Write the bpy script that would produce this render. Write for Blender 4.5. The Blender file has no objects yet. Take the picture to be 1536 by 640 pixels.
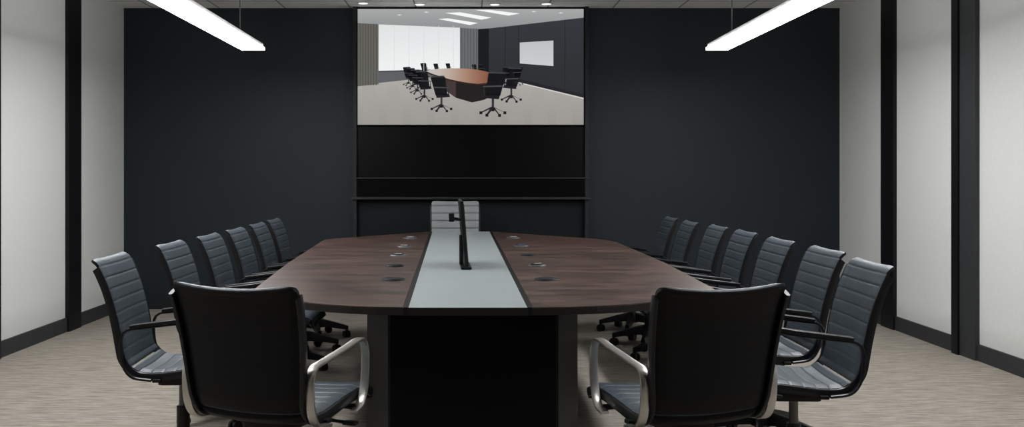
import bpy, bmesh, math, random
from mathutils import Vector, Matrix
random.seed(4)
S = bpy.context.scene
S.view_settings.view_transform = 'Standard'
COL = S.collection

def lin(c):
    r = []
    for v in c:
        v = v/255.0
        r.append(v/12.92 if v <= 0.04045 else ((v+0.055)/1.055)**2.4)
    return tuple(r)

# ---------------------------------------------------------------- materials
def mat(name, col, rough=0.5, metal=0.0, spec=0.5, emit=None, estr=0.0, noise=None, bump=None, stretch=(1,1,1), coat=0.0):
    m = bpy.data.materials.new(name); m.use_nodes = True
    nt = m.node_tree; b = nt.nodes['Principled BSDF']
    b.inputs['Base Color'].default_value = (*col, 1)
    b.inputs['Roughness'].default_value = rough
    b.inputs['Metallic'].default_value = metal
    b.inputs['Specular IOR Level'].default_value = spec
    b.inputs['Coat Weight'].default_value = coat
    if emit:
        b.inputs['Emission Color'].default_value = (*emit, 1)
        b.inputs['Emission Strength'].default_value = estr
    if noise or bump:
        tc = nt.nodes.new('ShaderNodeTexCoord'); mp = nt.nodes.new('ShaderNodeMapping')
        mp.inputs['Scale'].default_value = stretch
        nt.links.new(tc.outputs['Object'], mp.inputs['Vector'])
    if noise:
        n = nt.nodes.new('ShaderNodeTexNoise'); n.inputs['Scale'].default_value = noise[0]; n.inputs['Detail'].default_value = 6
        r = nt.nodes.new('ShaderNodeValToRGB')
        r.color_ramp.elements[0].position = 0.3; r.color_ramp.elements[1].position = 0.7
        r.color_ramp.elements[0].color = (*[c*(1-noise[1]) for c in col], 1)
        r.color_ramp.elements[1].color = (*[c*(1+noise[1]) for c in col], 1)
        nt.links.new(mp.outputs[0], n.inputs['Vector']); nt.links.new(n.outputs['Fac'], r.inputs[0])
        nt.links.new(r.outputs[0], b.inputs['Base Color'])
    if bump:
        n2 = nt.nodes.new('ShaderNodeTexNoise'); n2.inputs['Scale'].default_value = bump[0]
        bp = nt.nodes.new('ShaderNodeBump'); bp.inputs['Strength'].default_value = bump[1]; bp.inputs['Distance'].default_value = 0.002
        nt.links.new(mp.outputs[0], n2.inputs['Vector']); nt.links.new(n2.outputs['Fac'], bp.inputs['Height'])
        nt.links.new(bp.outputs[0], b.inputs['Normal'])
    return m

M_side = mat('side_wall_fabric', (0.62,0.63,0.61), 0.9, noise=(40,0.02), bump=(400,0.12))
M_back = mat('back_wall_slate', (0.0088,0.0142,0.0200), 0.55, spec=0.35, noise=(3,0.06), bump=(200,0.2))
M_front = mat('front_wall', (0.02,0.02,0.02), 0.9, noise=(3,0.05))
M_trimb = mat('trim_black', (0.004,0.004,0.005), 0.5, spec=0.25, noise=(20,0.1))
M_trimg = mat('trim_charcoal', (0.012,0.014,0.016), 0.5, spec=0.3, noise=(20,0.1))
M_trimd = mat('recess_charcoal', (0.006,0.0075,0.009), 0.6, spec=0.2, noise=(20,0.1))
M_base = mat('baseboard_grey', (0.03,0.033,0.035), 0.5, spec=0.3, noise=(20,0.1))
M_gloss = mat('gloss_black', (0.001,0.001,0.0014), 0.35, spec=0.12, noise=(8,0.1))
M_panel = mat('cabinet_charcoal', (0.0016,0.0018,0.0024), 0.6, spec=0.06, noise=(8,0.1))
M_ledge = mat('ledge_grey', (0.018,0.020,0.023), 0.45, spec=0.3, noise=(8,0.1))
M_leather = mat('slate_leather', (0.050,0.064,0.077), 0.45, spec=0.40, noise=(30,0.10), bump=(300,0.25))
M_leather_shade = mat('leather_rear_shade', (0.0035,0.0035,0.0045), 0.55, spec=0.2, noise=(30,0.15), bump=(300,0.2))  # unlit chair rears: their shade is put into a near-black leather colour
M_lgrey = mat('light_grey_leather', (0.25,0.265,0.27), 0.5, noise=(6,0.03))
M_black = mat('black_plastic', (0.005,0.005,0.006), 0.4, spec=0.25, noise=(40,0.1))
M_dmetal = mat('dark_metal', (0.010,0.010,0.012), 0.32, 0.3, spec=0.4, noise=(20,0.1))
M_chrome = mat('polished_aluminium', (0.54,0.52,0.49), 0.3, 1.0, noise=(25,0.05))
M_steel = mat('dark_steel', (0.12,0.12,0.12), 0.35, 1.0, noise=(25,0.05))
M_inlay = mat('grey_glass_inlay', (0.325,0.365,0.37), 0.4, noise=(4,0.03))
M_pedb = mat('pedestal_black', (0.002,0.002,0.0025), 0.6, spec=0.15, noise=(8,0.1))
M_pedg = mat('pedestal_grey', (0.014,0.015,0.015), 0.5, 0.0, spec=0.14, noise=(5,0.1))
M_edge = mat('table_edge_dark', (0.010,0.0075,0.007), 0.5, spec=0.3, noise=(30,0.1))
M_white = mat('lamp_diffuser', (0.9,0.9,0.9), 0.5, emit=(0.985,0.99,1.0), estr=31.0)
M_dl = mat('downlight_lens', (0.9,0.9,0.9), 0.5, emit=(1,0.97,0.93), estr=0.9)
M_alu = mat('fixture_aluminium', (0.5,0.5,0.5), 0.5, 0.3, noise=(10,0.05))
M_wire = mat('wire_grey', (0.12,0.12,0.12), 0.5, noise=(10,0.05))
M_lid = mat('grommet_lid', (0.010,0.012,0.016), 0.6, spec=0.2, noise=(30,0.1))
M_ring = mat('grommet_ring', (0.14,0.145,0.155), 0.5, 0.5, noise=(30,0.1))
M_blue = mat('blue_socket', (0.05,0.08,0.18), 0.5, noise=(30,0.1))
M_pale = mat('pale_insert', (0.30,0.31,0.31), 0.5, noise=(30,0.1))

def wood():
    m = mat('walnut_veneer', (0.08,0.045,0.038), 0.34, spec=0.5)
    nt = m.node_tree; b = nt.nodes['Principled BSDF']
    tc = nt.nodes.new('ShaderNodeTexCoord'); mp = nt.nodes.new('ShaderNodeMapping'); mp.inputs['Scale'].default_value = (1.6,13,1)
    nt.links.new(tc.outputs['Object'], mp.inputs['Vector'])
    n = nt.nodes.new('ShaderNodeTexNoise'); n.inputs['Scale'].default_value = 3; n.inputs['Detail'].default_value = 9; n.inputs['Distortion'].default_value = 1.2; n.inputs['Roughness'].default_value = 0.7
    nt.links.new(mp.outputs[0], n.inputs['Vector'])
    n3 = nt.nodes.new('ShaderNodeTexNoise'); n3.inputs['Scale'].default_value = 3.5; n3.inputs['Detail'].default_value = 5
    mp3 = nt.nodes.new('ShaderNodeMapping'); mp3.inputs['Scale'].default_value = (1,2.5,1)
    nt.links.new(tc.outputs['Object'], mp3.inputs['Vector']); nt.links.new(mp3.outputs[0], n3.inputs['Vector'])
    mx = nt.nodes.new('ShaderNodeMath'); mx.operation = 'MULTIPLY_ADD'; mx.inputs[1].default_value = 0.35
    nt.links.new(n3.outputs['Fac'], mx.inputs[0])
    m2 = nt.nodes.new('ShaderNodeMath'); m2.operation = 'MULTIPLY'; m2.inputs[1].default_value = 0.65
    nt.links.new(n.outputs['Fac'], m2.inputs[0]); nt.links.new(m2.outputs[0], mx.inputs[2])
    r = nt.nodes.new('ShaderNodeValToRGB')
    r.color_ramp.elements[0].position = 0.42; r.color_ramp.elements[1].position = 0.58
    r.color_ramp.elements[0].color = (0.020,0.0110,0.0090,1); r.color_ramp.elements[1].color = (0.112,0.064,0.050,1)
    nt.links.new(mx.outputs[0], r.inputs[0]); nt.links.new(r.outputs[0], b.inputs['Base Color'])
    return m
M_wood = wood()

def carpet():
    m = mat('striped_carpet', (0.3,0.28,0.25), 0.95, spec=0.1)
    nt = m.node_tree; b = nt.nodes['Principled BSDF']
    tc = nt.nodes.new('ShaderNodeTexCoord'); mp = nt.nodes.new('ShaderNodeMapping'); mp.inputs['Scale'].default_value = (3.2,30,1)
    nt.links.new(tc.outputs['Object'], mp.inputs['Vector'])
    n = nt.nodes.new('ShaderNodeTexNoise'); n.inputs['Scale'].default_value = 1.8; n.inputs['Detail'].default_value = 9; n.inputs['Roughness'].default_value = 0.75
    nt.links.new(mp.outputs[0], n.inputs['Vector'])
    r = nt.nodes.new('ShaderNodeValToRGB')
    r.color_ramp.elements[0].position = 0.35; r.color_ramp.elements[1].position = 0.65
    r.color_ramp.elements[0].color = (0.165,0.145,0.121,1); r.color_ramp.elements[1].color = (0.375,0.340,0.294,1)
    nt.links.new(n.outputs['Fac'], r.inputs[0]); nt.links.new(r.outputs[0], b.inputs['Base Color'])
    n2 = nt.nodes.new('ShaderNodeTexNoise'); n2.inputs['Scale'].default_value = 120
    bp = nt.nodes.new('ShaderNodeBump'); bp.inputs['Strength'].default_value = 0.4; bp.inputs['Distance'].default_value = 0.004
    nt.links.new(tc.outputs['Object'], n2.inputs['Vector']); nt.links.new(n2.outputs['Fac'], bp.inputs['Height']); nt.links.new(bp.outputs[0], b.inputs['Normal'])
    return m
M_carpet = carpet()

def ceilmat():
    m = mat('ceiling_tiles', (0.6,0.6,0.58), 0.9)
    nt = m.node_tree; b = nt.nodes['Principled BSDF']
    tc = nt.nodes.new('ShaderNodeTexCoord')
    br = nt.nodes.new('ShaderNodeTexBrick'); br.offset = 0; br.squash = 1
    br.inputs['Color1'].default_value = (0.82,0.82,0.80,1); br.inputs['Color2'].default_value = (0.78,0.78,0.76,1); br.inputs['Mortar'].default_value = (0.25,0.25,0.25,1)
    br.inputs['Scale'].default_value = 1; br.inputs['Brick Width'].default_value = 0.6; br.inputs['Row Height'].default_value = 0.6; br.inputs['Mortar Size'].default_value = 0.008
    nt.links.new(tc.outputs['Object'], br.inputs['Vector']); nt.links.new(br.outputs[0], b.inputs['Base Color'])
    return m
M_ceil = ceilmat()

# ---------------------------------------------------------------- mesh helpers
def link(o, parent=None):
    COL.objects.link(o)
    if parent: o.parent = parent
    return o
def empty(name, loc=(0,0,0), rotz=0, **props):
    e = bpy.data.objects.new(name, None); e.empty_display_size = 0.1
    e.location = loc; e.rotation_euler = (0,0,rotz); COL.objects.link(e)
    for k,v in props.items(): e[k] = v
    return e
def mdata(name, bm, mats, smooth=False):
    bmesh.ops.recalc_face_normals(bm, faces=bm.faces)
    me = bpy.data.meshes.new(name); bm.to_mesh(me); bm.free()
    for m in mats: me.materials.append(m)
    if smooth:
        for p in me.polygons: p.use_smooth = True
        me.set_sharp_from_angle(angle=math.radians(40))
    return me
def a_box(bm, c, s, rz=0, bev=0.0, mi=0, rot=None):
    M = Matrix.Translation(c) @ (rot if rot else Matrix.Rotation(rz,4,'Z')) @ Matrix.Diagonal((s[0],s[1],s[2],1))
    g = bmesh.ops.create_cube(bm, size=1, matrix=M)
    fs = set(f for v in g['verts'] for f in v.link_faces)
    for f in fs: f.material_index = mi
    if bev:
        es = list(set(e for v in g['verts'] for e in v.link_edges))
        r = bmesh.ops.bevel(bm, geom=es, offset=bev, segments=2, affect='EDGES', profile=0.6)
        for f in r['faces']: f.material_index = mi
def a_cyl(bm, p0, p1, r0, r1=None, seg=20, mi=0):
    p0 = Vector(p0); p1 = Vector(p1); r1 = r0 if r1 is None else r1
    d = p1-p0; q = d.to_track_quat('Z','Y').to_matrix().to_4x4()
    g = bmesh.ops.create_cone(bm, cap_ends=True, segments=seg, radius1=r0, radius2=r1, depth=d.length, matrix=Matrix.Translation((p0+p1)/2) @ q)
    for f in set(f for v in g['verts'] for f in v.link_faces): f.material_index = mi
def box(name, x0,x1,y0,y1,z0,z1, m, parent=None, bev=0.0, **props):
    bm = bmesh.new(); cx,cy,cz = (x0+x1)/2,(y0+y1)/2,(z0+z1)/2
    a_box(bm, (0,0,0), (abs(x1-x0),abs(y1-y0),abs(z1-z0)), bev=bev)
    o = bpy.data.objects.new(name, mdata(name, bm, [m])); o.location = (cx,cy,cz)
    link(o, parent)
    for k,v in props.items(): o[k] = v
    return o
def prism(name, poly, z0, z1, m, parent=None, bev=0.0, side=None):
    bm = bmesh.new()
    b = [bm.verts.new((x,y,z0)) for x,y in poly]; t = [bm.verts.new((x,y,z1)) for x,y in poly]
    bm.faces.new(b); ft = bm.faces.new(t); n = len(poly)
    for i in range(n):
        f = bm.faces.new((b[i],b[(i+1)%n],t[(i+1)%n],t[i]))
        if side: f.material_index = 1
    if bev: bmesh.ops.bevel(bm, geom=list(ft.edges), offset=bev, segments=2, affect='EDGES')
    o = bpy.data.objects.new(name, mdata(name, bm, [m, side] if side else [m])); return link(o, parent)
def catmull(pts, step):
    P = [Vector(p) for p in pts]; P = [2*P[0]-P[1]]+P+[2*P[-1]-P[-2]]
    out = []
    for i in range(1, len(P)-2):
        n = max(2, int((P[i+1]-P[i]).length/step))
        for k in range(n):
            t = k/n; a,b,c,d = P[i-1],P[i],P[i+1],P[i+2]
            out.append(0.5*((2*b)+(c-a)*t+(2*a-5*b+4*c-d)*t*t+(3*b-a-3*c+d)*t**3))
    out.append(P[-2]); return out
def tangents(p):
    T = []
    for i in range(len(p)):
        t = p[min(i+1,len(p)-1)]-p[max(i-1,0)]; T.append(t.normalized())
    return T
def sweep_yz(bm, pts, x, wx, th, step=0.012, mi=0, xf=None):
    p = catmull(pts, step); T = tangents(p)
    sec = []
    for k in range(12):
        a = 2*math.pi*k/12; ca,sa = math.cos(a),math.sin(a)
        sec.append((math.copysign(abs(ca)**0.5,ca)*wx/2, math.copysign(abs(sa)**0.5,sa)*th/2))
    rings = []
    for q,t in zip(p,T):
        n = (t[1], -t[0]); dx = xf(q) if xf else 0
        rings.append([bm.verts.new((x+dx+a, q[0]+n[0]*b, q[1]+n[1]*b)) for a,b in sec])
    for i in range(len(rings)-1):
        for k in range(12):
            f = bm.faces.new((rings[i][k],rings[i][(k+1)%12],rings[i+1][(k+1)%12],rings[i+1][k])); f.material_index = mi
    bm.faces.new(rings[0]).material_index = mi; bm.faces.new(rings[-1][::-1]).material_index = mi

# ---------------------------------------------------------------- chair kit
def flare(q, top, amt):
    if q[0] > -0.19: return 0.0
    t = min(1.0, max(0.0, (q[1]-0.47)/(top-0.47))); return amt*t**0.8
def sling(name, pts, hw, fl, top, mats, sag=0.012, sagtop=None, th=0.02, pitch=0.050, phase=0.02, rc=0.0, gd=0.0030, gw=0.0032):
    p = catmull(pts, 0.004); T = tangents(p)
    L = [0]
    for i in range(1,len(p)): L.append(L[-1]+(p[i]-p[i-1]).length)
    nx = 14; bm = bmesh.new(); F = []; B = []
    sagtop = sag if sagtop is None else sagtop
    for q,t,l in zip(p,T,L):
        n = (t[1],-t[0]); d = ((l+phase) % pitch); d = min(d, pitch-d)
        g = gd*math.exp(-(d/gw)**2)
        e = min(1.0, min(l, L[-1]-l)/0.012); rnd = math.sqrt(max(0.05, 1-(1-e)**2))
        w = hw+flare(q,top,fl)
        if rc:
            e2 = min(1.0,(L[-1]-l)/rc); w -= rc*0.8*(1-math.sqrt(max(0.0,1-(1-e2)**2)))
        sg = sag+(sagtop-sag)*(l/L[-1])**2
        fr=[]; ba=[]
        for k in range(nx+1):
            u = -1+2*k/nx; s = -sg*(1-u*u)
            edge = 1.0 if abs(u) < 0.99 else 0.45
            of = s + (th/2)*rnd*edge - g*edge; ob = s - (th/2)*rnd*edge + g*0.4*edge
            fr.append(bm.verts.new((u*w, q[0]+n[0]*of, q[1]+n[1]*of)))
            ba.append(bm.verts.new((u*w, q[0]+n[0]*ob, q[1]+n[1]*ob)))
        F.append(fr); B.append(ba)
    for i in range(len(p)-1):
        for k in range(nx):
            bm.faces.new((F[i][k],F[i][k+1],F[i+1][k+1],F[i+1][k]))
            f = bm.faces.new((B[i][k],B[i+1][k],B[i+1][k+1],B[i][k+1])); f.material_index = 1
        bm.faces.new((F[i][0],F[i+1][0],B[i+1][0],B[i][0])).material_index = 1
        bm.faces.new((F[i][nx],B[i][nx],B[i+1][nx],F[i+1][nx])).material_index = 1
    for k in range(nx):
        bm.faces.new((F[0][k],B[0][k],B[0][k+1],F[0][k+1])); bm.faces.new((F[-1][k],F[-1][k+1],B[-1][k+1],B[-1][k]))
    return mdata(name, bm, mats, True)

CY = -0.06      # column sits a little behind the seat centre
SEAT = [(0.265,0.400),(0.247,0.434),(0.20,0.449),(0.10,0.446),(0.0,0.436),(-0.10,0.425),(-0.18,0.428),(-0.222,0.452)]
BACK = [(-0.224,0.455),(-0.246,0.49),(-0.258,0.54),(-0.272,0.62),(-0.290,0.70),(-0.315,0.78),(-0.343,0.845),(-0.362,0.876),(-0.388,0.892)]
def chair_kit(front, back, hw, topk=1.0, arm_mat=M_chrome, pad=True, lean=1.0, fl=0.0, lift=0.0, sagtop=0.008, aw=0.025, **rib):
    BK = [(-0.224+(y+0.224)*lean, 0.46+(z-0.46)*topk) for y,z in BACK]
    top = BK[-1][1]
    K = {'lift': lift}
    K['seat'] = sling('seat', SEAT, hw, 0, top, [front, back], th=0.04)
    K['backrest'] = sling('backrest', BK, hw, fl, top, [front, back], sag=0.018, sagtop=sagtop, th=0.026, rc=0.032, **rib)
    for s,nm in ((-1,'fl'),(1,'fr')):
        bm = bmesh.new()
        full = SEAT[1:]+BK[1:-2]
        mid = ((BK[-3][0]+BK[-2][0])/2, (BK[-3][1]+BK[-2][1])/2)
        full = full+[mid]
        sweep_yz(bm, [(y, z-0.008) if z < 0.455 else (y-0.008,z-0.003) for y,z in full], s*(hw+0.006), 0.016, 0.032, xf=lambda q: s*flare(q,top,fl))
        K[nm] = mdata('side_frame', bm, [M_dmetal], True)
        bm = bmesh.new()
        xa = s*(hw+0.018+aw/2)
        sweep_yz(bm, [(-0.13,0.408),(-0.205,0.422),(-0.242,0.47),(-0.252,0.54),(-0.248,0.585),(-0.225,0.612),(-0.15,0.622),(0.0,0.640),(0.08,0.652),(0.120,0.646),(0.142,0.61),(0.144,0.55),(0.134,0.48),(0.105,0.425),(0.05,0.408)], xa, aw, 0.011)
        K['al' if s<0 else 'ar'] = mdata('armrest', bm, [arm_mat], True)
        bm = bmesh.new()
        sweep_yz(bm, [(-0.21,0.625),(-0.15,0.633),(0.0,0.651),(0.08,0.663),(0.12,0.657)], xa, 0.042, 0.018)
        K['pl' if s<0 else 'pr'] = mdata('arm_pad', bm, [M_black], True)
    bm = bmesh.new()
    a_box(bm, (0,-0.02,0.378), (0.16,0.26,0.055), bev=0.015)
    for y in (-0.11,0.10): a_box(bm, (0,y,0.404), (2*hw+0.06,0.035,0.014), bev=0.004)
    a_cyl(bm, (0.05,0.03,0.375), (0.22,0.03,0.365), 0.006); a_box(bm, (0.23,0.03,0.365), (0.05,0.03,0.012), bev=0.004)
    K['mech'] = mdata('tilt_mechanism', bm, [M_black], True)
    bm = bmesh.new(); a_cyl(bm, (0,0,0.20), (0,0,0.36+lift), 0.018)
    a_cyl(bm, (0,0,0.085), (0,0,0.25), 0.028, mi=1)
    K['col'] = mdata('gas_column', bm, [M_steel, M_dmetal], True)
    bm = bmesh.new()
    a_cyl(bm, (0,0,0.075), (0,0,0.150), 0.050, 0.038)
    for i in range(5):
        a = 2*math.pi*i/5+math.pi/2; ca,sa = math.cos(a),math.sin(a)
        v=[]
        for r,zt,zb,w in ((0.02,0.148,0.085,0.030),(0.12,0.128,0.080,0.025),(0.26,0.090,0.062,0.018)):
            v.append([bm.verts.new((r*ca-sa*w*q, r*sa+ca*w*q, z)) for q,z in ((-1,zb),(1,zb),(0.6,zt),(-0.6,zt))])
        for j in range(2):
            for k in range(4): bm.faces.new((v[j][k],v[j][(k+1)%4],v[j+1][(k+1)%4],v[j+1][k]))
        bm.faces.new(v[0]); bm.faces.new(v[2][::-1])
    K['base'] = mdata('star_base', bm, [M_dmetal], True)
    bm = bmesh.new()
    for s in (-1,1): a_cyl(bm, (s*0.008,0,0.027), (s*0.022,0,0.027), 0.027)
    a_box(bm, (0,0,0.045), (0.018,0.034,0.026), bev=0.005); a_cyl(bm, (0,0,0.05),(0,0,0.072),0.007)
    K['cast'] = mdata('caster', bm, [M_black], True)
    K['pad'] = pad
    return K
def chair(K, x, y, rz, label, group, base_rot=0.0):
    e = empty('conference_chair', (x,y,0), rz, label=label, category='chair', group=group)
    def part(n, me, par=e, dz=0.0):
        o = bpy.data.objects.new(n, me); o.location.z = dz; return link(o, par)
    L = K['lift']
    part('seat',K['seat'],dz=L); part('backrest',K['backrest'],dz=L)
    part('side_frame',K['fl'],dz=L); part('side_frame',K['fr'],dz=L)
    A = part('armrest',K['al'],dz=L*0.6); Bq = part('armrest',K['ar'],dz=L*0.6)
    if K['pad']:
        part('arm_pad',K['pl'],A); part('arm_pad',K['pr'],Bq)
    part('tilt_mechanism',K['mech'],dz=L)
    c = part('gas_column',K['col']); c.location.y = CY
    b = part('star_base',K['base']); b.rotation_euler = (0,0,base_rot); b.location.y = CY
    for i in range(5):
        a = 2*math.pi*i/5+math.pi/2
        c = part('caster',K['cast'],b); c.location = (0.246*math.cos(a),0.246*math.sin(a),0); c.rotation_euler = (0,0,a+0.6)
    return e
K_side = chair_kit(M_leather, M_leather_shade, 0.209, arm_mat=M_dmetal, lean=0.97, fl=0.006)
K_front = chair_kit(M_leather, M_leather_shade, 0.197, topk=0.945, pad=False, lean=0.72, fl=0.032, lift=0.028, sagtop=0.020, aw=0.032)
K_head = chair_kit(M_lgrey, M_leather_shade, 0.200, topk=1.245, lean=0.6, fl=0.006, pitch=0.066, gd=0.011, gw=0.007)
G = 'conference chairs around the table'
LS = 'slate-grey ribbed leather conference chair with black arm pads beside the table'
for x,y,r,br in ((-1.175,4.29,-0.04,0.5),(-1.155,5.06,0,0),(-1.130,5.69,0,0),(-1.120,6.30,0,0),(-1.120,6.94,0,0),(-1.130,7.56,0,0)): chair(K_side, x, y, -math.pi/2-r, LS, G, br)
for x,y,r,br in ((1.225,3.99,0.04,-0.5),(1.290,4.66,0.0,0),(1.28,5.32,0,0),(1.29,6.03,0,0),(1.27,6.62,0,0),(1.215,7.21,0,0),(1.205,7.86,0,0)): chair(K_side, x, y, math.pi/2-r, LS, G, br)
LF = 'dark ribbed conference chair with polished arms, turned to the table end'
chair(K_front, -0.640, 3.47, -math.radians(20), LF, G, 0.3)
chair(K_front, 0.693, 3.45, math.radians(17), LF, G, 0.3)
chair(K_head, -0.14, 8.40, math.pi, 'pale grey high-backed ribbed chair at the head of the table', G)

# ---------------------------------------------------------------- room
XL,XR,YB,YF,H = -3.18,3.37,9.15,-1.2,2.75
box('floor', XL-0.1,XR+0.1,YF-0.1,YB+0.1,-0.1,0, M_carpet, kind='structure')
box('ceiling', XL-0.1,XR+0.1,YF-0.1,YB+0.1,H,H+0.1, M_ceil, kind='structure')
box('wall_left', XL-0.1,XL,YF,YB,0,H, M_side, kind='structure')
box('wall_right', XR,XR+0.1,YF,YB,0,H, M_side, kind='structure')
box('wall_back', XL-0.1,XR+0.1,YB,YB+0.1,0,H, M_back, kind='structure')
box('wall_front', XL-0.1,XR+0.1,YF-0.1,YF,0,H, M_front, kind='structure')
box('baseboard_left', XL,XL+0.015,YF,YB,0,0.11, M_base, kind='structure')
box('baseboard_right', XR-0.015,XR,YF,YB,0,0.11, M_base, kind='structure')
box('baseboard_back', XL+0.015,-1.08,YB-0.015,YB,0,0.11, M_trimg, kind='structure')
box('baseboard_back.001', 1.05,XR-0.015,YB-0.015,YB,0,0.11, M_trimg, kind='structure')
n=1
for y0 in (7.83,6.45,5.1,3.75,2.4,1.05):
    box('trim_%d'%n, XL,XL+0.03,y0,y0+0.25,0,H, M_trimb, kind='structure'); n+=1
for y0,m in ((7.92,M_trimb),(5.3,M_trimb),(3.9,M_trimb),(2.5,M_trimb),(1.1,M_trimb)):
    box('trim_%d'%n, XR-0.03,XR,y0,y0+0.24,0,H, m, kind='structure'); n+=1
box('trim_%d'%n, XR-0.03,XR,6.63,6.84,0,H, M_base, kind='structure'); n+=1
box('trim_%d'%n, XR-0.045,XR,6.84,6.93,0,H, M_trimb, kind='structure'); n+=1

# ---------------------------------------------------------------- media cabinet
mc = empty('media_cabinet', (0,YB,0), label='black built-in wall cabinet with ledges below the display', category='cabinet')
def cbox(nm, x0,x1,d0,d1,z0,z1,m,bev=0.002):
    return box(nm, x0,x1,-d1,-d0,z0,z1,m,mc,bev)
cbox('post', -1.075,-1.04,0,0.09,0,H,M_trimg); cbox('post', 1.03,1.065,0,0.09,0,H,M_trimg)
cbox('upper_panel', -1.04,1.03,0,0.03,1.665,H,M_gloss)
cbox('glossy_panel', -1.04,1.03,0,0.05,1.205,1.665,M_gloss)
cbox('ledge', -1.075,1.065,0,0.100,1.190,1.203,M_ledge)
cbox('drawer_front', -1.04,1.03,0,0.085,1.03,1.190,M_panel)
cbox('ledge', -1.085,1.075,0,0.12,1.003,1.026,M_ledge)
cbox('lower_panel', -1.04,1.03,0,0.012,0,1.0,M_trimd)

# ---------------------------------------------------------------- wall display with its picture
disp = empty('wall_display', (-0.006,YB-0.03,2.205), label='large wide wall screen showing a meeting room with a long table', category='screen')
box('bezel', -1.035,1.035,-0.045,0,-0.535,0.535, M_gloss, disp, 0.004)
polys = []
def P(pts, col, layer, col2=None, ax=1):
    pts = [(min(max(x,538),874), min(max(y,15),187)) for x,y in pts]
    polys.append((pts, lin(col), lin(col2) if col2 else None, layer, ax))
P([(538,15),(874,15),(874,187),(538,187)], (150,148,145), 0)
P([(538,120),(874,120),(874,187),(538,187)], (172,169,165), 1, (150,147,142))
P([(538,15),(874,15),(874,29),(733,45),(538,36)], (166,168,168), 1, (140,143,144))
for k in range(9):   # faint carpet streaks
    P([(545+k*36,130),(563+k*36,130),(560+k*36+10,187),(535+k*36+10,187)], (166,163,159), 2, (154,151,146))
# left wall/curtains/window
P([(538,36),(569,38),(569,127),(538,130)], (98,97,92), 2)
for k in range(7): P([(541+k*4,37),(542.5+k*4,37),(542.5+k*4,128),(541+k*4,129)], (82,81,77), 3)
P([(569,38),(690,43),(690,105),(569,109)], (222,226,226), 2, (240,242,242))
for k in range(5): P([(592+k*22,40),(592.7+k*22,40),(592.7+k*22,107),(592+k*22,107)], (214,218,218), 3)
P([(569,107),(690,104),(690,112),(569,125)], (92,94,98), 2)
P([(569,107),(690,104),(690,105.2),(569,109)], (60,62,66), 3)
P([(690,43),(718,45),(718,108),(690,106)], (104,107,108), 2)
for k in range(6): P([(692+k*4.4,44),(693.6+k*4.4,44),(693.6+k*4.4,107),(692+k*4.4,107)], (86,89,91), 3)
P([(717,45),(733,44),(733,112),(717,110)], (20,22,26), 3)
P([(733,44),(874,28),(874,147),(733,112)], (50,53,58), 3, (38,40,44))
for xx in (757,777,846): 
    t=(xx-733)/141
    P([(xx,44-16*t),(xx+0.8,44-16*t),(xx+0.8,112+35*t),(xx,112+35*t)], (26,28,32), 4)
P([(733,108),(874,142),(874,147),(733,113)], (28,30,35), 4)
P([(733,113),(874,147),(874,149),(733,114.5)], (205,203,200), 4)
P([(779,65),(829,62),(829,100),(779,96)], (190,193,194), 5, (202,204,205))
# ceiling lamps and spots
P([(657,30),(672,29),(717,36),(705,39)], (245,246,246), 3)
P([(668,21),(690,20),(737,28),(722,31)], (245,246,246), 3)
P([(712,16.5),(735,16.5),(779,22),(762,25)], (245,246,246), 3)
for cx,cy in ((600,24),(640,20),(800,19),(840,21)): P([(cx-4,cy),(cx,cy-1),(cx+4,cy),(cx,cy+1)], (215,217,217), 3)
BL=(12,13,16)
def pc(x,y,s,d=1,layer=6):
    m = lambda q: x+q*s*d
    P([(m(-8),y-31*s),(m(3),y-31.5*s),(m(4.5),y-30*s),(m(6.5),y-14*s),(m(-4.5),y-13.5*s),(m(-9),y-29.5*s)], BL, layer)
    P([(m(-8),y-31.3*s),(m(3),y-31.8*s),(m(4.2),y-30.4*s),(m(-8.8),y-30*s)], (58,60,66), layer+1)
    P([(m(-4.5),y-15*s),(m(8),y-15*s),(m(9),y-12*s),(m(-3.5),y-11*s)], (22,23,27), layer)
    P([(m(-6),y-21.5*s),(m(8.5),y-21*s),(m(8.5),y-20*s),(m(-6),y-20.3*s)], (70,70,74), layer+1)
    P([(m(7.7),y-21*s),(m(8.5),y-21*s),(m(7.5),y-13*s),(m(6.7),y-13*s)], (40,40,44), layer+1)
    P([(x+1*s*d-0.9*s,y-12*s),(x+1*s*d+0.9*s,y-12*s),(x+1*s*d+0.9*s,y-4*s),(x+1*s*d-0.9*s,y-4*s)], (50,50,54), layer)
    cx = x+s*d
    for dx,dy in ((-9,-0.8),(9,-0.8),(-4.5,1),(5,1.2),(0,-3)):
        P([(cx-1.1*s,y-5.5*s),(cx+1.1*s,y-5*s),(cx+dx*s+0.6*s,y+dy*s),(cx+dx*s-0.6*s,y+dy*s-0.4*s)], (38,38,42), layer)
        P([(cx+dx*s-1.1*s,y+dy*s-1.1*s),(cx+dx*s+1.1*s,y+dy*s-1.1*s),(cx+dx*s+1.1*s,y+dy*s+1*s),(cx+dx*s-1.1*s,y+dy*s+1*s)], BL, layer)
for x,y,s in ((637,116,.65),(655,112,.5),(673,111,.48),(712,113,.5),(722,114,.52)): pc(x,y,s,1,3)
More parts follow.
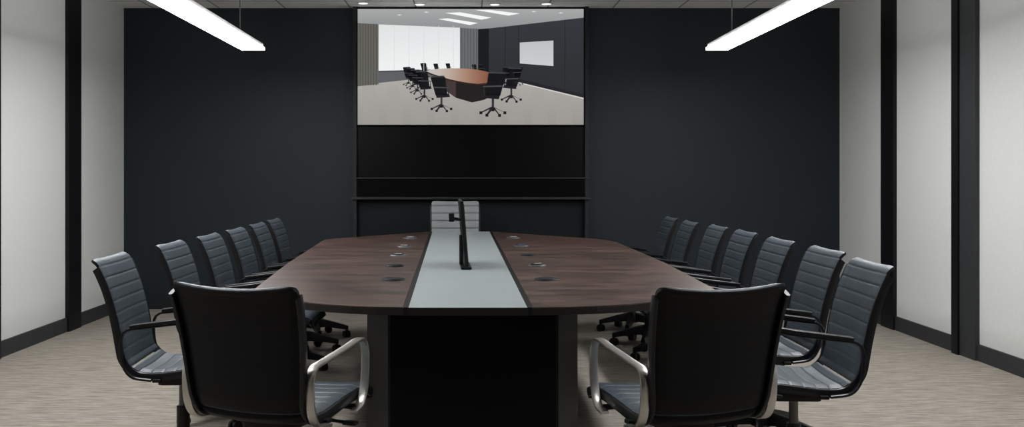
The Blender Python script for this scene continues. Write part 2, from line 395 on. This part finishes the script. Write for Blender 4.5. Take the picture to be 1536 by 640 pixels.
# table, sliced so its sheen fades smoothly
P([(660,113),(684,121),(684,147),(662,132)], (66,54,52), 4)
P([(684,121),(722,127),(726,150),(708,154),(684,147)], (30,25,26), 4)
P([(722,127),(740,122),(738,144),(726,150)], (20,18,18), 4)
UP = [(640,107),(648,105),(660,103.8),(674,103.2),(689,103.3),(704,104),(717,105.5),(729,108),(739,111),(745,115)]
LO = [(640,107.5),(648,111),(660,115),(674,119.3),(689,122.5),(704,125),(717,126.3),(729,125),(739,121.5),(745,116)]
CS = [(190,184,178),(194,188,182),(192,182,173),(186,168,155),(174,146,130),(162,124,104),(150,106,86),(136,90,70),(124,78,60),(110,68,52)]
for i in range(9):
    P([UP[i],UP[i+1],LO[i+1],LO[i]], CS[i], 5, CS[i+1], 0)
    P([LO[i],LO[i+1],(LO[i+1][0],LO[i+1][1]+2.4),(LO[i][0],LO[i][1]+2)], (50,33,29), 5)
for x,y,s,d in ((613,128,.85,1),(619,133,.95,1),(626,140,1.1,1),(636,150,1.35,1),(758,128,.85,-1),(776,127,.85,-1),(768,151,1.55,-1)): pc(x,y,s,d,6)
pc(661,165,1.6,1,8); pc(741,171,1.98,-1,8)
bm = bmesh.new(); cl = bm.loops.layers.float_color.new('Col')
kx = 2.05/336; kz = 1.05/172
for pts,c,c2,ly,ax in polys:
    q = []
    for p in pts:
        if p not in q: q.append(p)
    pts = q
    if len(pts) < 3: continue
    vs = [bm.verts.new(((x-706)*kx, -0.0460-ly*0.0004, (101-y)*kz)) for x,y in pts]
    f = bm.faces.new(vs); ys=[p[ax] for p in pts]; mn,mxy=min(ys),max(ys)
    for lp,pt in zip(f.loops,pts):
        t = (pt[ax]-mn)/(mxy-mn+1e-6)
        cc = c if c2 is None else tuple(a*(1-t)+b*t for a,b in zip(c,c2))
        lp[cl] = (*cc,1)
me = bpy.data.meshes.new('screen'); bm.to_mesh(me); bm.free()
ms = bpy.data.materials.new('screen_picture'); ms.use_nodes = True; nt = ms.node_tree
b = nt.nodes['Principled BSDF']; b.inputs['Base Color'].default_value=(0.005,0.005,0.005,1); b.inputs['Roughness'].default_value=0.5; b.inputs['Specular IOR Level'].default_value=0.2
at = nt.nodes.new('ShaderNodeAttribute'); at.attribute_name='Col'
nt.links.new(at.outputs['Color'], b.inputs['Emission Color']); b.inputs['Emission Strength'].default_value=1.0
me.materials.append(ms)
o = bpy.data.objects.new('screen', me); link(o, disp)

# ---------------------------------------------------------------- table
tb = empty('conference_table', (0,0,0), label='long boat-shaped walnut conference table with pale grey centre inlay', category='table')
T0,T1 = 0.72,0.75
prism('wood_top', [(-0.251,3.70),(-0.36,3.718),(-0.45,3.745),(-0.55,3.79),(-0.64,3.85),(-0.78,4.02),(-0.905,4.22),(-0.935,4.32),(-1.01,5.5),(-1.085,7.3),(-1.085,7.42),(-1.05,7.52),(-0.346,8.43)], T0,T1,M_wood,tb,0.003,M_edge)
prism('wood_top', [(0.226,3.70),(0.35,3.715),(0.47,3.74),(0.59,3.785),(0.70,3.85),(0.87,4.01),(1.02,4.20),(1.045,4.30),(1.07,5.5),(1.04,7.15),(1.02,7.28),(0.94,7.5),(0.172,8.43)], T0,T1,M_wood,tb,0.003,M_edge)
prism('centre_inlay', [(-0.233,3.695),(0.208,3.695),(0.154,8.43),(-0.328,8.43)], T0,T1,M_inlay,tb,0.001,M_edge)
prism('inlay_border', [(-0.251,3.697),(-0.233,3.696),(-0.328,8.43),(-0.346,8.43)], T0,T1+0.0005,M_black,tb)
prism('inlay_border', [(0.208,3.696),(0.226,3.697),(0.172,8.43),(0.154,8.43)], T0,T1+0.0005,M_black,tb)
prism('under_frame', [(-0.50,4.0),(0.52,4.0),(0.9,4.45),(0.9,7.2),(0.4,8.0),(-0.45,8.0),(-0.9,7.2),(-0.80,4.45)], 0.69,T0,M_pedb,tb)
prism('pedestal', [(-0.325,4.00),(0.34,4.00),(0.50,4.80),(0.50,7.3),(-0.50,7.3),(-0.49,4.80)], 0,0.69,M_pedb,tb)
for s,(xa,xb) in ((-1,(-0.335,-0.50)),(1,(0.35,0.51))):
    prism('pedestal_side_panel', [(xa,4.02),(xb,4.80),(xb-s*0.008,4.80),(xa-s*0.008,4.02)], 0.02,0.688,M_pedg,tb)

# ---------------------------------------------------------------- grommets
gl = [(-0.363,4.65,1.15,0),(-0.408,5.32,1,0),(-0.44,6.0,1,1),(-0.45,6.70,1,1),(-0.465,7.58,1.1,1),(0.348,4.65,1.15,0),(0.354,5.36,.95,1),(0.344,6.0,1,0),(0.338,6.76,1,2),(0.318,7.58,1.1,1)]
for x,y,s,v in gl:
    e = empty('cable_grommet', (x,y,0.751), random.uniform(-.6,.6), category='cable grommet', group='cable grommets along the table',
        label={0:'round dark flat cable grommet set on the walnut table top',1:'round cable grommet with pale insert on the table top',2:'round cable grommet with blue socket on the table top'}[v])
    bm = bmesh.new(); a_cyl(bm,(0,0,0),(0,0,0.005),0.050*s,0.046*s,32)
    link(bpy.data.objects.new('ring', mdata('ring',bm,[M_ring if v else M_lid],True)), e)
    bm = bmesh.new(); a_cyl(bm,(0,0,0.005),(0,0,0.008),0.040*s,0.037*s,32)
    link(bpy.data.objects.new('lid', mdata('lid',bm,[M_lid],True)), e)
    if v:
        bm = bmesh.new(); a_box(bm,(0.0,0.0,0.0105),(0.045*s,0.022*s,0.005),bev=0.001)
        link(bpy.data.objects.new('socket', mdata('socket',bm,[M_pale if v==1 else M_blue])), e)

# ---------------------------------------------------------------- desk monitor (edge-on)
mo = empty('desk_monitor', (-0.026,5.12,0.752), math.radians(2.2), label='thin black desktop monitor standing edge-on on the centre inlay', category='monitor')
bm = bmesh.new(); a_box(bm,(0.0,0.14,0.006),(0.055,0.30,0.012),bev=0.004)
link(bpy.data.objects.new('foot', mdata('foot',bm,[M_black])), mo)
tl = Matrix.Rotation(math.radians(-4.5),4,'Y')
bm = bmesh.new(); a_box(bm,(-0.010,0.22,0.178),(0.018,0.44,0.345),bev=0.006,rot=tl)
link(bpy.data.objects.new('display_panel', mdata('display_panel',bm,[M_black])), mo)
bm = bmesh.new(); a_box(bm,(0.000,0.22,0.180),(0.002,0.41,0.31),rot=tl)
link(bpy.data.objects.new('display_glass', mdata('display_glass',bm,[M_gloss])), mo)
bm = bmesh.new(); a_box(bm,(-0.052,0.10,0.255),(0.06,0.05,0.014),bev=0.004,rot=Matrix.Rotation(math.radians(12),4,'Y')); a_box(bm,(-0.074,0.10,0.262),(0.028,0.07,0.045),bev=0.005)
a_box(bm,(-0.022,0.16,0.09),(0.020,0.06,0.16),bev=0.006)
link(bpy.data.objects.new('stand_arm', mdata('stand_arm',bm,[M_dmetal])), mo)

# ---------------------------------------------------------------- pendants and downlights
for x0,x1,lb in ((-1.79,-1.61,''),(1.83,2.00,'')):
    cx=(x0+x1)/2
    e = empty('pendant_light', (cx,4.9,2.20), label='long slim white linear pendant lamp hanging on thin wires', category='lamp', group='linear pendant lamps')
    hw=(x1-x0)/2; hl=2.9
    box('diffuser', -hw,hw,-hl,hl,0,0.022, M_white, e, 0.003)
    box('housing', -hw*0.9,hw*0.9,-hl+0.01,hl-0.01,0.022,0.05, M_alu, e, 0.003)
    for yy in (-2.4,0,2.45):
        bm = bmesh.new(); a_cyl(bm,(0,yy,0.05),(0,yy,H-2.20),0.005,seg=8); a_cyl(bm,(0,yy,0.05),(0,yy,0.09),0.012,seg=12); a_cyl(bm,(0,yy,H-2.215),(0,yy,H-2.20),0.03,seg=16)
        link(bpy.data.objects.new('suspension_wire', mdata('suspension_wire',bm,[M_wire])), e)
for x,y in ((-0.96,8.88),(-0.46,8.95),(0.21,8.95),(0.67,8.92),(-0.9,6.5),(0.9,6.5),(-0.9,3.8),(0.9,3.8),(-0.9,1.0),(0.9,1.0)):  # rows away from the back wall are unseen, added as extra light
    e = empty('downlight', (x,y,H), label='small round recessed ceiling downlight', category='ceiling light', group='recessed ceiling downlights')
    bm = bmesh.new(); a_cyl(bm,(0,0,-0.003),(0,0,0),0.055,0.058,32); link(bpy.data.objects.new('trim_ring', mdata('trim_ring',bm,[M_alu],True)), e)
    bm = bmesh.new(); a_cyl(bm,(0,0,-0.005),(0,0,-0.003),0.042,0.044,32); link(bpy.data.objects.new('lens', mdata('lens',bm,[M_dl],True)), e)

w = bpy.data.worlds.new('World'); S.world = w; w.use_nodes = True
w.node_tree.nodes['Background'].inputs[0].default_value = (0.5,0.5,0.5,1); w.node_tree.nodes['Background'].inputs[1].default_value = 0.2

cam = bpy.data.cameras.new('Camera'); co = bpy.data.objects.new('Camera', cam); COL.objects.link(co)
co.location = (0,0,1.25); co.rotation_euler = (math.radians(90),0,0)
cam.sensor_width = 36; cam.lens = 1500/1536*36
cam.shift_x = 61/1536; cam.shift_y = -62/1536
S.camera = co
